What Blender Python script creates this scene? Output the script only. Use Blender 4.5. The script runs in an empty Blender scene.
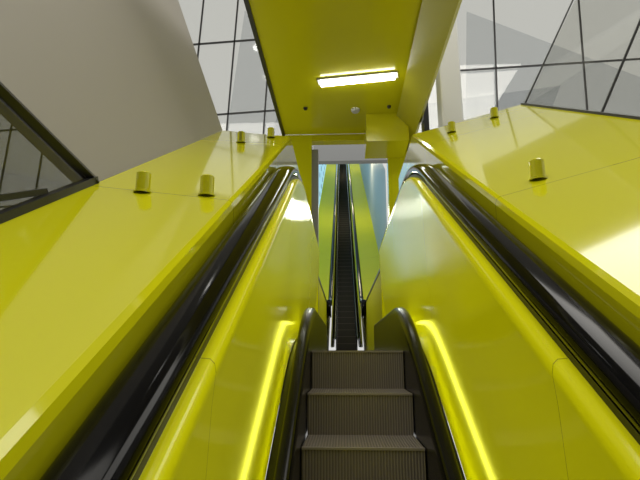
import bpy, math
from mathutils import Vector, Matrix
D=bpy.data; C=bpy.context
C.scene.view_settings.view_transform='Standard'
XC=0.08; T=math.tan(math.radians(30))

# ---------------- materials ----------------
def mat(name,col,rough=.4,metal=0,emit=None,es=0,coat=0,spec=.5):
    m=D.materials.new(name); m.use_nodes=True
    b=m.node_tree.nodes['Principled BSDF']
    b.inputs['Base Color'].default_value=(*col,1)
    b.inputs['Roughness'].default_value=rough
    b.inputs['Metallic'].default_value=metal
    b.inputs['Specular IOR Level'].default_value=spec
    b.inputs['Coat Weight'].default_value=coat
    b.inputs['Coat Roughness'].default_value=.04
    if emit:
        b.inputs['Emission Color'].default_value=(*emit,1)
        b.inputs['Emission Strength'].default_value=es
    return m
def N(m,t): return m.node_tree.nodes.new(t)
def noisy(m,col1,col2,scale=4):
    nt=m.node_tree; b=nt.nodes['Principled BSDF']
    g=N(m,'ShaderNodeNewGeometry'); n=N(m,'ShaderNodeTexNoise'); n.inputs['Scale'].default_value=scale
    r=N(m,'ShaderNodeMix'); r.data_type='RGBA'
    nt.links.new(g.outputs['Position'],n.inputs['Vector']); nt.links.new(n.outputs['Fac'],r.inputs['Factor'])
    r.inputs['A'].default_value=(*col1,1); r.inputs['B'].default_value=(*col2,1)
    nt.links.new(r.outputs['Result'],b.inputs['Base Color'])
    return r
def yellow(name,c1,c2,rough,period,off=0.0,w=.004,coat=.35,spec=.5,es=0):
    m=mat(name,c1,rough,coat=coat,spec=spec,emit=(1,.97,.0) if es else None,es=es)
    nt=m.node_tree; b=nt.nodes['Principled BSDF']
    r=noisy(m,c1,c2,1.3)
    g=N(m,'ShaderNodeNewGeometry'); s=N(m,'ShaderNodeSeparateXYZ')
    nt.links.new(g.outputs['Position'],s.inputs[0])
    a=N(m,'ShaderNodeMath'); a.operation='ADD'; a.inputs[1].default_value=50+off
    nt.links.new(s.outputs['Y'],a.inputs[0])
    mo=N(m,'ShaderNodeMath'); mo.operation='MODULO'; mo.inputs[1].default_value=period
    nt.links.new(a.outputs[0],mo.inputs[0])
    lt=N(m,'ShaderNodeMath'); lt.operation='LESS_THAN'; lt.inputs[1].default_value=w
    nt.links.new(mo.outputs[0],lt.inputs[0])
    mx=N(m,'ShaderNodeMix'); mx.data_type='RGBA'
    nt.links.new(lt.outputs[0],mx.inputs['Factor']); nt.links.new(r.outputs['Result'],mx.inputs['A'])
    mx.inputs['B'].default_value=(.25,.24,.01,1)
    nt.links.new(mx.outputs['Result'],b.inputs['Base Color'])
    return m
Y1=(.72,.70,.008); Y2=(.67,.65,.007)
M_deck=yellow('yellow_deck_lacquer',Y1,Y2,.08,1.45,.35)
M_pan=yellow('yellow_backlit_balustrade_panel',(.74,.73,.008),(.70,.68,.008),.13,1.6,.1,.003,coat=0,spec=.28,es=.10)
M_ydull=yellow('yellow_satin_panel',Y1,Y2,.5,1.6,.1,.003,coat=0,spec=.1)
M_ceil=yellow('yellow_ceiling_paint',(.64,.60,.007),(.61,.57,.007),.22,50)
M_ceil2=mat('yellow_fascia_paint',(.42,.39,.01),.35)  # ceiling yellow darkened, facet shade put into the colour
M_rub=mat('black_rubber_handrail',(.002,.002,.0025),.1,spec=.12)
M_blk=mat('black_skirt_lacquer',(.004,.004,.005),.22,spec=.2)
M_dark=mat('dark_metal_frame',(.01,.01,.012),.35)
M_mull=mat('grey_mullion_metal',(.05,.05,.05),.4)
M_step=mat('grooved_step_metal',(.1,.085,.078),.5,.2)
nt=M_step.node_tree
g=N(M_step,'ShaderNodeNewGeometry'); w=N(M_step,'ShaderNodeTexWave'); w.bands_direction='X'; w.inputs['Scale'].default_value=24
bp=N(M_step,'ShaderNodeBump'); bp.inputs['Strength'].default_value=.5; bp.inputs['Distance'].default_value=.005
nt.links.new(g.outputs['Position'],w.inputs['Vector']); nt.links.new(w.outputs['Fac'],bp.inputs['Height'])
nt.links.new(bp.outputs['Normal'],nt.nodes['Principled BSDF'].inputs['Normal'])
mx=N(M_step,'ShaderNodeMix'); mx.data_type='RGBA'
mx.inputs['A'].default_value=(.15,.128,.115,1); mx.inputs['B'].default_value=(.28,.245,.22,1)
nt.links.new(w.outputs['Fac'],mx.inputs['Factor']); nt.links.new(mx.outputs['Result'],nt.nodes['Principled BSDF'].inputs['Base Color'])
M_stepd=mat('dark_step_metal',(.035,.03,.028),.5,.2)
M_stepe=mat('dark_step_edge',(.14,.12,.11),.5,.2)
M_edge=mat('step_nosing_metal',(.34,.3,.27),.4,.3)
M_wall=mat('grey_plaster',(.36,.34,.31),.6); noisy(M_wall,(.37,.345,.31),(.34,.317,.285),.8)
M_gwall=mat('grey_panel',(.25,.25,.24),.5)
M_shw=mat('pale_grey_shaft_panel',(.45,.47,.47),.5)
M_back=mat('dim_hall_wall',(.12,.12,.10),.6)
M_white=mat('white_painted_metal',(.6,.6,.58),.4)
M_floor=mat('dark_floor',(.08,.08,.08),.4); noisy(M_floor,(.08,.08,.08),(.05,.05,.05),6)
M_cyan=mat('cyan_backlit_panel',(.15,.3,.4),.4,emit=(.40,.75,1),es=.8)  # weak emission stands in for daylight on the tinted shaft wall
M_cyan2=mat('bright_glass_end',(.2,.7,.9),.3,emit=(.75,.92,1),es=1.3)  # emission stands in for daylight at the far end of the shaft
M_lamp=mat('fluorescent_tube',(1,1,1),.5,emit=(1,1,.9),es=14)
M_glow_strip=mat('led_strip',(1,1,.2),.5,emit=(1,1,.1),es=6.5)  # added strips, hidden under the skirt lip, to make the panels glow
M_spot=mat('downlight_lens',(1,1,1),.5,emit=(1,1,.95),es=8)
def glass(name,tint,refl):
    m=D.materials.new(name); m.use_nodes=True; nt=m.node_tree
    nt.nodes.clear(); o=nt.nodes.new('ShaderNodeOutputMaterial')
    t=nt.nodes.new('ShaderNodeBsdfTransparent'); t.inputs[0].default_value=(*tint,1)
    gl=nt.nodes.new('ShaderNodeBsdfGlossy'); gl.inputs['Roughness'].default_value=.03
    x=nt.nodes.new('ShaderNodeMixShader'); x.inputs[0].default_value=refl
    nt.links.new(t.outputs[0],x.inputs[1]); nt.links.new(gl.outputs[0],x.inputs[2]); nt.links.new(x.outputs[0],o.inputs[0])
    return m
M_glass=glass('window_glass',(.9,.9,.88),.06)
M_glassd=glass('tinted_window_glass',(.5,.5,.48),.12)
M_shade=glass('grey_sun_screen',(.88,.89,.9),.03)

# ---------------- helpers ----------------
def mesh(name,v,f,m,parent=None,smooth=False):
    me=D.meshes.new(name); me.from_pydata([tuple(p) for p in v],[],f); me.update()
    me.materials.append(m)
    if smooth: me.shade_smooth()
    o=D.objects.new(name,me); C.collection.objects.link(o)
    if parent: o.parent=parent
    return o
def empty(name):
    o=D.objects.new(name,None); C.collection.objects.link(o); return o
BF=[(0,1,3,2),(4,6,7,5),(0,4,5,1),(2,3,7,6),(0,2,6,4),(1,5,7,3)]
def boxdata(x0,x1,y0,y1,z0,z1):
    return [(x,y,z) for x in(x0,x1) for y in(y0,y1) for z in(z0,z1)],BF
def box(name,x0,x1,y0,y1,z0,z1,m,parent=None,bev=0):
    o=mesh(name,*boxdata(x0,x1,y0,y1,z0,z1),m,parent)
    if bev:
        b=o.modifiers.new('bev','BEVEL'); b.width=bev; b.segments=2
    return o
def bars(name,segs,w,m,parent=None):
    V=[];F=[]
    for p,q in segs:
        p=Vector(p);q=Vector(q);d=(q-p).normalized()
        u=d.cross(Vector((0,1,0)) if abs(d.y)<.9 else Vector((0,0,1))).normalized(); v=d.cross(u)
        k=len(V)
        for c in(p,q):
            for a,b in((-1,-1),(1,-1),(1,1),(-1,1)): V.append(c+u*a*w/2+v*b*w/2)
        F+=[(k,k+1,k+2,k+3),(k+7,k+6,k+5,k+4)]+[(k+i,k+4+i,k+4+(i+1)%4,k+(i+1)%4) for i in range(4)]
    return mesh(name,V,F,m,parent)
def slab(name,pts,thick,m,parent=None):
    pts=[Vector(p) for p in pts]; n=(pts[1]-pts[0]).cross(pts[-1]-pts[0]).normalized()*thick; k=len(pts)
    V=pts+[p+n for p in pts]
    F=[tuple(range(k)),tuple(range(2*k-1,k-1,-1))]+[(i,k+i,k+(i+1)%k,(i+1)%k) for i in range(k)]
    return mesh(name,V,F,m,parent)
def shear(name,prof,ys,base,m,parent,s=1,smooth=False,closed=False):
    V=[];F=[];n=len(prof)
    for y in ys:
        for x,h in prof: V.append((XC+s*x,y,base(y)+h))
    for i in range(len(ys)-1):
        for j in range(n if closed else n-1):
            j2=(j+1)%n
            F.append((i*n+j,i*n+j2,(i+1)*n+j2,(i+1)*n+j))
    if closed: F+=[tuple(range(n-1,-1,-1)),tuple((len(ys)-1)*n+j for j in range(n))]
    return mesh(name,V,F,m,parent,smooth)
def tube(name,path,xc,hw,hh,m,parent):
    sec=[]
    for k in range(24):
        a=2*math.pi*k/24; c,s=math.cos(a),math.sin(a)
        sec.append((hw*math.copysign(abs(c)**.7,c),hh*math.copysign(abs(s)**.85,s)))
    V=[];F=[];n=24
    for i,(y,z) in enumerate(path):
        a=path[max(i-1,0)];b=path[min(i+1,len(path)-1)]
        d=Vector((b[0]-a[0],b[1]-a[1])).normalized(); nn=(-d.y,d.x)
        for x,h in sec: V.append((xc+x,y+nn[0]*h,z+nn[1]*h))
    for i in range(len(path)-1):
        for j in range(n): F.append((i*n+j,i*n+(j+1)%n,(i+1)*n+(j+1)%n,(i+1)*n+j))
    F+=[tuple(range(n-1,-1,-1)),tuple((len(path)-1)*n+j for j in range(n))]
    return mesh(name,V,F,m,parent,True)
def make_base(kinks):
    def B(y):
        z=0
        for (yk,r,ds) in kinks:
            t=y-yk
            if t<=-r: c=0
            elif t>=r: c=t
            else: c=(t+r)**2/(4*r)
            z+=ds*c
        return z
    return B
_b1=make_base([(3.2,.45,-T)])
def B1(y): return T*(y-3.2)+_b1(y)
def frange(a,b,n): return [a+(b-a)*i/n for i in range(n+1)]
Y0=-2.6; YE=5.9
ys1=frange(Y0,2.7,12)+frange(2.75,3.7,19)+frange(3.8,YE,6)

def escalator(B,ys,step_list,hpath,near=True,ms=None):
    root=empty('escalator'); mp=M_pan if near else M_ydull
    for s,nm in((-1,'left'),(1,'right')):
        shear('skirt_'+nm,[(.272,-.45),(.272,.24),(.276,.285),(.288,.30),(.322,.303),(.334,.297),(.335,.290),(.322,.285),(.322,.10),(.40,.09)],ys,B,M_blk,root,s,True)
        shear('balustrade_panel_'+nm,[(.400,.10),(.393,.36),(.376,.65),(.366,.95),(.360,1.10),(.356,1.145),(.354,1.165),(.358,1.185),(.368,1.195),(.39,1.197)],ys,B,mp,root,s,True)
        shear('handrail_guide_'+nm,[(.39,1.18),(.39,1.215),(.49,1.215),(.49,1.18)],ys,B,M_dark,root,s,False,True)
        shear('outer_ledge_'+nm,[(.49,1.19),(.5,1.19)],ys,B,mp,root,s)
        tube('handrail_'+nm,hpath,XC+s*.437,.058,.034,M_rub,root)
        if near: shear('led_strip_'+nm,[(.324,.205),(.336,.195),(.336,.185),(.324,.185)],[y for y in ys if .2<y<3.8],B,M_glow_strip,root,s,False,True)
    V=[];F=[];V2=[];F2=[]
    for (y0,y1,z,rise) in step_list:
        v,f=boxdata(XC-.266,XC+.266,y0,y1,z-rise,z); k=len(V); V+=v; F+=[tuple(i+k for i in q) for q in f]
        v,f=boxdata(XC-.267,XC+.267,y0-.004,y0+.012,z-.008,z+.002); k=len(V2); V2+=v; F2+=[tuple(i+k for i in q) for q in f]
    mesh('steps',V,F,ms or M_step,root); mesh('step_nosings',V2,F2,M_edge if near else M_stepe,root)
    return root

steps=[]
y=3.02; z=0.0
steps.append((3.02,5.4,0.0,.215))
for i in range(16):
    y1=y; y-= .346; z-=.2 if i else .212
    steps.append((y,y1,z,.2))
hp=[(yy,B1(yy)+1.249) for yy in ys1]
cz=hp[-1][1]-.2
for k in range(1,13):
    a=math.pi/2-math.pi*k/12
    hp.append((YE+.2*math.cos(a),cz+.2*math.sin(a)))
hp.append((YE-.3,cz-.2))
e1=escalator(B1,ys1,steps,hp)
for s,nm in((-1,'left'),(1,'right')):
    pts=[(YE+.165*math.cos(math.pi/2-math.pi*k/10),1.045+.165*math.sin(math.pi/2-math.pi*k/10)) for k in range(11)]
    pts=pts+[(YE,.0),(YE-.05,.0),(YE-.05,1.19)]
    V=[(XC+s*.37,a,b) for a,b in pts]+[(XC+s*.45,a,b) for a,b in pts]; n=len(pts)
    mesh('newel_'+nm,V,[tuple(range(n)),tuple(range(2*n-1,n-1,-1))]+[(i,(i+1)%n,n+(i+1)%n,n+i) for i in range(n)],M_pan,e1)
box('comb_plate',XC-.266,XC+.266,4.6,YE+.3,-.1,.006,M_edge,e1)
slab('truss_soffit',[(XC-.5,Y0,T*(Y0-3.2)-.6),(XC+.5,Y0,T*(Y0-3.2)-.6),(XC+.5,3.2,-.6),(XC-.5,3.2,-.6)],.05,M_gwall,e1)

# ---------------- decks ----------------
dk=empty('escalator_deck_cladding')
CR=3.9; DE=4.9
def Bd(y): return T*(y-3.2) if y<CR else T*(CR-3.2)
def deck(nm,s,xo,ho):
    ys=[Y0,0,2,3.2,CR-.03,CR,CR+.03,DE]
    xi=.5
    prof=[(xi,.76),(xi,1.32),(xi+.006,1.342),(xi+.022,1.352),(xo,ho)]
    shear('deck_'+nm,prof,ys,Bd,M_deck,dk,s)
    shear('deck_face_'+nm,[(xi,-.45),(xi,1.1)],frange(3.0,DE,4),lambda y:0,M_deck,dk,s)
    k=T*(CR-3.2)
    mesh('deck_end_'+nm,[(XC+s*xi,DE,-.4),(XC+s*xo,DE,-.4),(XC+s*xo,DE,ho+k),(XC+s*(xi+.022),DE,1.352+k),(XC+s*xi,DE,1.32+k)],[(0,1,2,3,4)],M_deck,dk)
deck('left',-1,1.08,1.42)
deck('right',1,1.42,1.60)
def deckz_left(x,y):
    t=(XC-x-.522)/(1.08-.522); return Bd(y)+1.352+t*(1.42-1.352)
def deckz_right(x,y):
    t=(x-XC-.522)/(1.42-.522); return Bd(y)+1.352+t*(1.60-1.352)
def stopper(x,y,z):
    n=20;R=.028;H=.085
    prof=[(R*1.25,0),(R*1.25,.006),(R,.01),(R,H-.004),(R-.004,H),(0.0005,H)]
    V=[];F=[]
    for r,h in prof:
        for k in range(n):
            a=2*math.pi*k/n; V.append((r*math.cos(a),r*math.sin(a),h))
    for i in range(len(prof)-1):
        for k in range(n): F.append((i*n+k,i*n+(k+1)%n,(i+1)*n+(k+1)%n,(i+1)*n+k))
    o=mesh('deck_stopper',V,F,M_deck); o.location=(x,y,z); return o
for x,yy in((-.78,1.84),(-.54,1.89),(-.72,3.33),(-.57,3.75)): stopper(x,yy,deckz_left(x,yy)-.006)
for x,yy in((.78,1.93),(.82,3.5),(1.18,3.62)): stopper(x,yy,deckz_right(x,yy)-.006)

# ---------------- left leaning wall + window ----------------
def WL(y,h):
    zb=T*(y-3.2)+1.42; return Vector((-1.005-.36*h,y,zb+h))
wall=slab('wall_left',[WL(1.88,0),WL(3.9,0),WL(3.9,3.2),WL(-.4,5.4),WL(-.4,2.5)],-.06,M_wall)
w1=empty('window_1')
slab('glass',[WL(-2.4,0),WL(1.86,0),WL(-.42,2.5),WL(-2.4,4.6)],-.01,M_glassd,w1)
bars('frame',[(WL(-2.4,.01),WL(1.9,.01)),(WL(1.9,0),WL(-.42,2.5)),(WL(-.42,2.5),WL(-2.4,4.6))],.035,M_dark,w1)
bars('mullions',[(WL(1.36,0),WL(1.40,.52)),(WL(.8,0),WL(.9,1.0)),(WL(1.6,.04),WL(-1.5,.5)),(WL(-.2,0),WL(0,2.0))],.02,M_dark,w1)
hb=empty('wall_outer_left')
box('lower',-3.3,-3.2,-3,4,-4,.9,M_white,hb)
box('upper',-3.3,-3.2,-3,4,.9,5,M_gwall,hb)

# ---------------- right window above deck ----------------
def WR(y,h):
    zb=T*(y-3.2)+1.60; return Vector((1.505+.55*h,y,zb+h))
w2=empty('window_2')
slab('glass',[WR(-2.4,0),WR(3.9,0),WR(3.9,3.0),WR(-2.4,5)],.01,M_glass,w2)
bars('frame',[(WR(-2.4,.0),WR(3.9,.0))],.025,M_dark,w2)
bars('mullions',[(WR(3.85,0),WR(4.1,2.6)),(WR(2.75,0),WR(3.0,3)),(WR(1.9,0),WR(2.1,3)),(WR(.6,0),WR(.8,3))],.013,M_mull,w2)

# ---------------- yellow ceiling slab ----------------
cl=empty('ceiling')
HC=3.0
box('panel',-.8,.75,2.6,6.6,HC,HC+.12,M_ceil,cl)
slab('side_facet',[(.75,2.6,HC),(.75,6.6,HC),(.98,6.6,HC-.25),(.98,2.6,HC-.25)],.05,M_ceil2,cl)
box('edge_trim',-.84,-.8,2.6,6.6,HC-.02,HC+.14,M_dark,cl)
box('header_box',.32,.86,6.0,6.6,2.62,3.0,M_ceil,cl)
wf=empty('wall_back')
box('left_part',-1.5,-.42,6.6,6.75,-.4,HC-.005,M_deck,wf)
box('left_jamb',-.42,-.33,6.62,6.78,0,2.78,M_gwall,wf)
box('right_part',.64,1.1,6.6,6.75,-.4,HC-.005,M_deck,wf)
box('lintel',-.42,.64,6.6,6.75,2.9,HC-.005,M_ceil,wf)
lt=empty('ceiling_light')
def lightbar(name,m,hw,z0,z1,ext):
    p=Vector((-.23-ext,5.17,0)); q=Vector((.60+ext,5.05,0)); d=(q-p).normalized(); n=Vector((-d.y,d.x,0))*hw
    V=[]
    for z in(z0,z1):
        V+=[(c+k+Vector((0,0,z))) for c,k in((p,-n),(q,-n),(q,n),(p,n))]
    mesh(name,V,[(0,1,2,3),(7,6,5,4),(0,4,5,1),(1,5,6,2),(2,6,7,3),(3,7,4,0)],m,lt)
lightbar('housing',M_white,.06,HC-.02,HC,.03)
lightbar('tube',M_lamp,.045,HC-.05,HC-.02,0)
def disc(name,x,y,z,r,h,m,parent=None):
    n=24; V=[];F=[]
    pr=[(r,0),(r,-h*.5),(r*.75,-h),(.001,-h)]
    for rr,hh in pr:
        for k in range(n):
            a=2*math.pi*k/n; V.append((x+rr*math.cos(a),y+rr*math.sin(a),z+hh))
    for i in range(3):
        for k in range(n): F.append((i*n+k,i*n+(k+1)%n,(i+1)*n+(k+1)%n,(i+1)*n+k))
    return mesh(name,V,F,m,parent)
disc('smoke_detector',.18,5.87,HC,.055,.04,M_white)
disc('ceiling_sprinkler',-.45,5.8,HC,.025,.03,M_dark)
disc('ceiling_sprinkler',.6,5.8,HC,.025,.03,M_dark)

box('column',1.12,1.36,5.2,5.45,-1,7,M_white,None,.02)
box('window_frame_post',.99,1.05,5.6,5.8,-1,7,M_dark,None)
def facade(name,x0,x1,y,z0,z1,nx,nz,panels,lean=.25):
    r=empty(name)
    slab('glass',[(x0,y,z0),(x1,y,z0),(x1,y,z1),(x0,y,z1)],.02,M_glass,r)
    seg=[]
    for i in range(nx+1):
        x=x0+(x1-x0)*i/nx; seg.append(((x,y-.05,z0),(x+lean,y-.05,z1)))
    for j in range(nz+1):
        z=z0+(z1-z0)*j/nz; seg.append(((x0,y-.05,z),(x1,y-.05,z+.35)))
    bars('mullions',seg,.028,M_mull,r)
    for i,p in enumerate(panels): slab('sun_screen_%d'%i,p,.05,M_shade,r)
    return r
facade('window_3',-7,-.86,8.5,1,7,9,4,[[(-2.6,9.2,1),(-1.6,9.2,1),(-.9,9.2,5),(-2.0,9.2,7)],[(-1.6,9.4,3.2),(-.6,9.4,3.2),(-.4,9.4,6.0),(-1.0,9.4,6.2)]])
facade('window_4',1.1,9,8.5,1,7,5,3,[[(2.2,9.2,1),(5,9.2,1),(5.9,9.2,5.2),(2.6,9.2,6.8)],[(1.2,9.4,3.8),(4.0,9.4,4.3),(4.4,9.4,5.2),(1.2,9.4,4.8)]])
slab('ceiling_hall',[(-9,-3,7.2),(9.5,-3,7.2),(9.5,8.6,7.2),(-9,8.6,7.2)],.1,M_wall)
slab('wall_rear',[(-9,-3.2,-4.2),(9.5,-3.2,-4.2),(9.5,-3.2,7.2),(-9,-3.2,7.2)],.1,M_back)  # unseen, added dark to tone down reflections in handrails and panels
disc('downlight',-2.0,6.2,7.19,.12,.05,M_spot)
disc('downlight',-1.2,4.0,7.19,.12,.05,M_spot)

# ---------------- landing ----------------
box('floor',-1.5,1.8,4.95,15,-.5,-.01,M_floor)
lb=empty('landing_parapet')
for s,nm in((-1,'left'),(1,'right')):
    x0,x1=sorted((XC+s*.5,XC+s*.62))
    box('parapet_'+nm,x0,x1,6.8,14,-.01,1.2,M_ydull,lb)
    box('cap_'+nm,x0-.01,x1+.01,6.8,14,1.2,1.25,M_dark,lb)
# ---------------- upper escalator ----------------
YB=14.0; YT=44.0
_b2=make_base([(YB,.6,T),(YT,.6,-T)])
def B2(y): return _b2(y)
ys2=[12.8,13.2]+frange(13.4,14.6,8)+frange(16,43,14)+frange(43.4,44.6,6)+[46]
st=[(12.5,YB,0.0,.1)]
y=YB;z=0
while y<YT:
    z+=.2; st.append((y,y+.346,z,.2)); y+=.346
st.append((y,46.5,z,.2))
hp2=[(12.9,.86),(12.72,.9),(12.62,1.02),(12.62,1.12),(12.7,1.24)]+[(yy,B2(yy)+1.249) for yy in ys2]
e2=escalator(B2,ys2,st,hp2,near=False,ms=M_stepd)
sh=empty('upper_shaft_cladding')
bs=lambda y:max(0,(y-14))*T if y<44 else 30*T
for s,nm in((-1,'left'),(1,'right')):
    shear('deck_'+nm,[(.5,-.3),(.5,1.3),(1.2,1.4)],[14,20,30,44,46.5],bs,M_ydull,sh,s)
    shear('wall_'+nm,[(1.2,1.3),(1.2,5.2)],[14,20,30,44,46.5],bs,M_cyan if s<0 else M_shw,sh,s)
slab('shaft_ceiling',[(XC-1.25,14,5.4),(XC+1.25,14,5.4),(XC+1.25,44,5.4+30*T),(XC-1.25,44,5.4+30*T)],.1,M_gwall,sh)
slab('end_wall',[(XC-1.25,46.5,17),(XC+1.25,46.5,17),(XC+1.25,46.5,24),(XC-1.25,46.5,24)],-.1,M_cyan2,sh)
V=[];F=[]
for i in range(16):
    for j in range(3):
        yy=17+i*1.7; zz=(yy-14)*T+1.9+j*1.0
        v,f=boxdata(XC-1.2,XC-1.17,yy,yy+.25,zz,zz+.2); k=len(V);V+=v;F+=[tuple(a+k for a in q) for q in f]
mesh('wall_studs',V,F,M_white,sh)

# ---------------- lights ----------------
def area(name,loc,rot,sx,sy,e,col=(1,1,1)):
    l=D.lights.new(name,'AREA'); l.shape='RECTANGLE'; l.size=sx; l.size_y=sy; l.energy=e; l.color=col
    o=D.objects.new(name,l); o.location=loc; o.rotation_euler=rot; C.collection.objects.link(o); return o
area('hall_light',(-1.5,0,7.0),(0,0,0),5,5,280,(1,.97,.9))  # both overhead areas are added fill to brighten the hall, no fixture
area('hall_light',(3,3,7.0),(0,0,0),3,5,200,(1,.97,.9))
for yy,e in((20,90),(32,90),(42,70)):  # points without fixtures, added to light the upper shaft
    l=D.lights.new('shaft_light','POINT'); l.energy=e; l.color=(1,.85,.55); l.shadow_soft_size=.3
    o=D.objects.new('shaft_light',l); o.location=(XC+.5,yy,(yy-14)*T+4.6); C.collection.objects.link(o)
l=D.lights.new('landing_light','POINT'); l.energy=30; l.shadow_soft_size=.2; l.color=(1,1,.8)
o=D.objects.new('landing_light',l); o.location=(XC,10,2.8); C.collection.objects.link(o)
wd=D.worlds.new('World'); C.scene.world=wd; wd.use_nodes=True
bg=wd.node_tree.nodes['Background']; bg.inputs[0].default_value=(.87,.87,.84,1); bg.inputs[1].default_value=.8

# ---------------- camera ----------------
cam=D.cameras.new('camera'); co=D.objects.new('camera',cam); C.collection.objects.link(co)
cam.sensor_width=36; cam.lens=501*36/640; cam.clip_start=.01
co.location=(0,0,0); co.rotation_euler=(math.radians(90+12.5),0,math.radians(2.63))
C.scene.camera=co
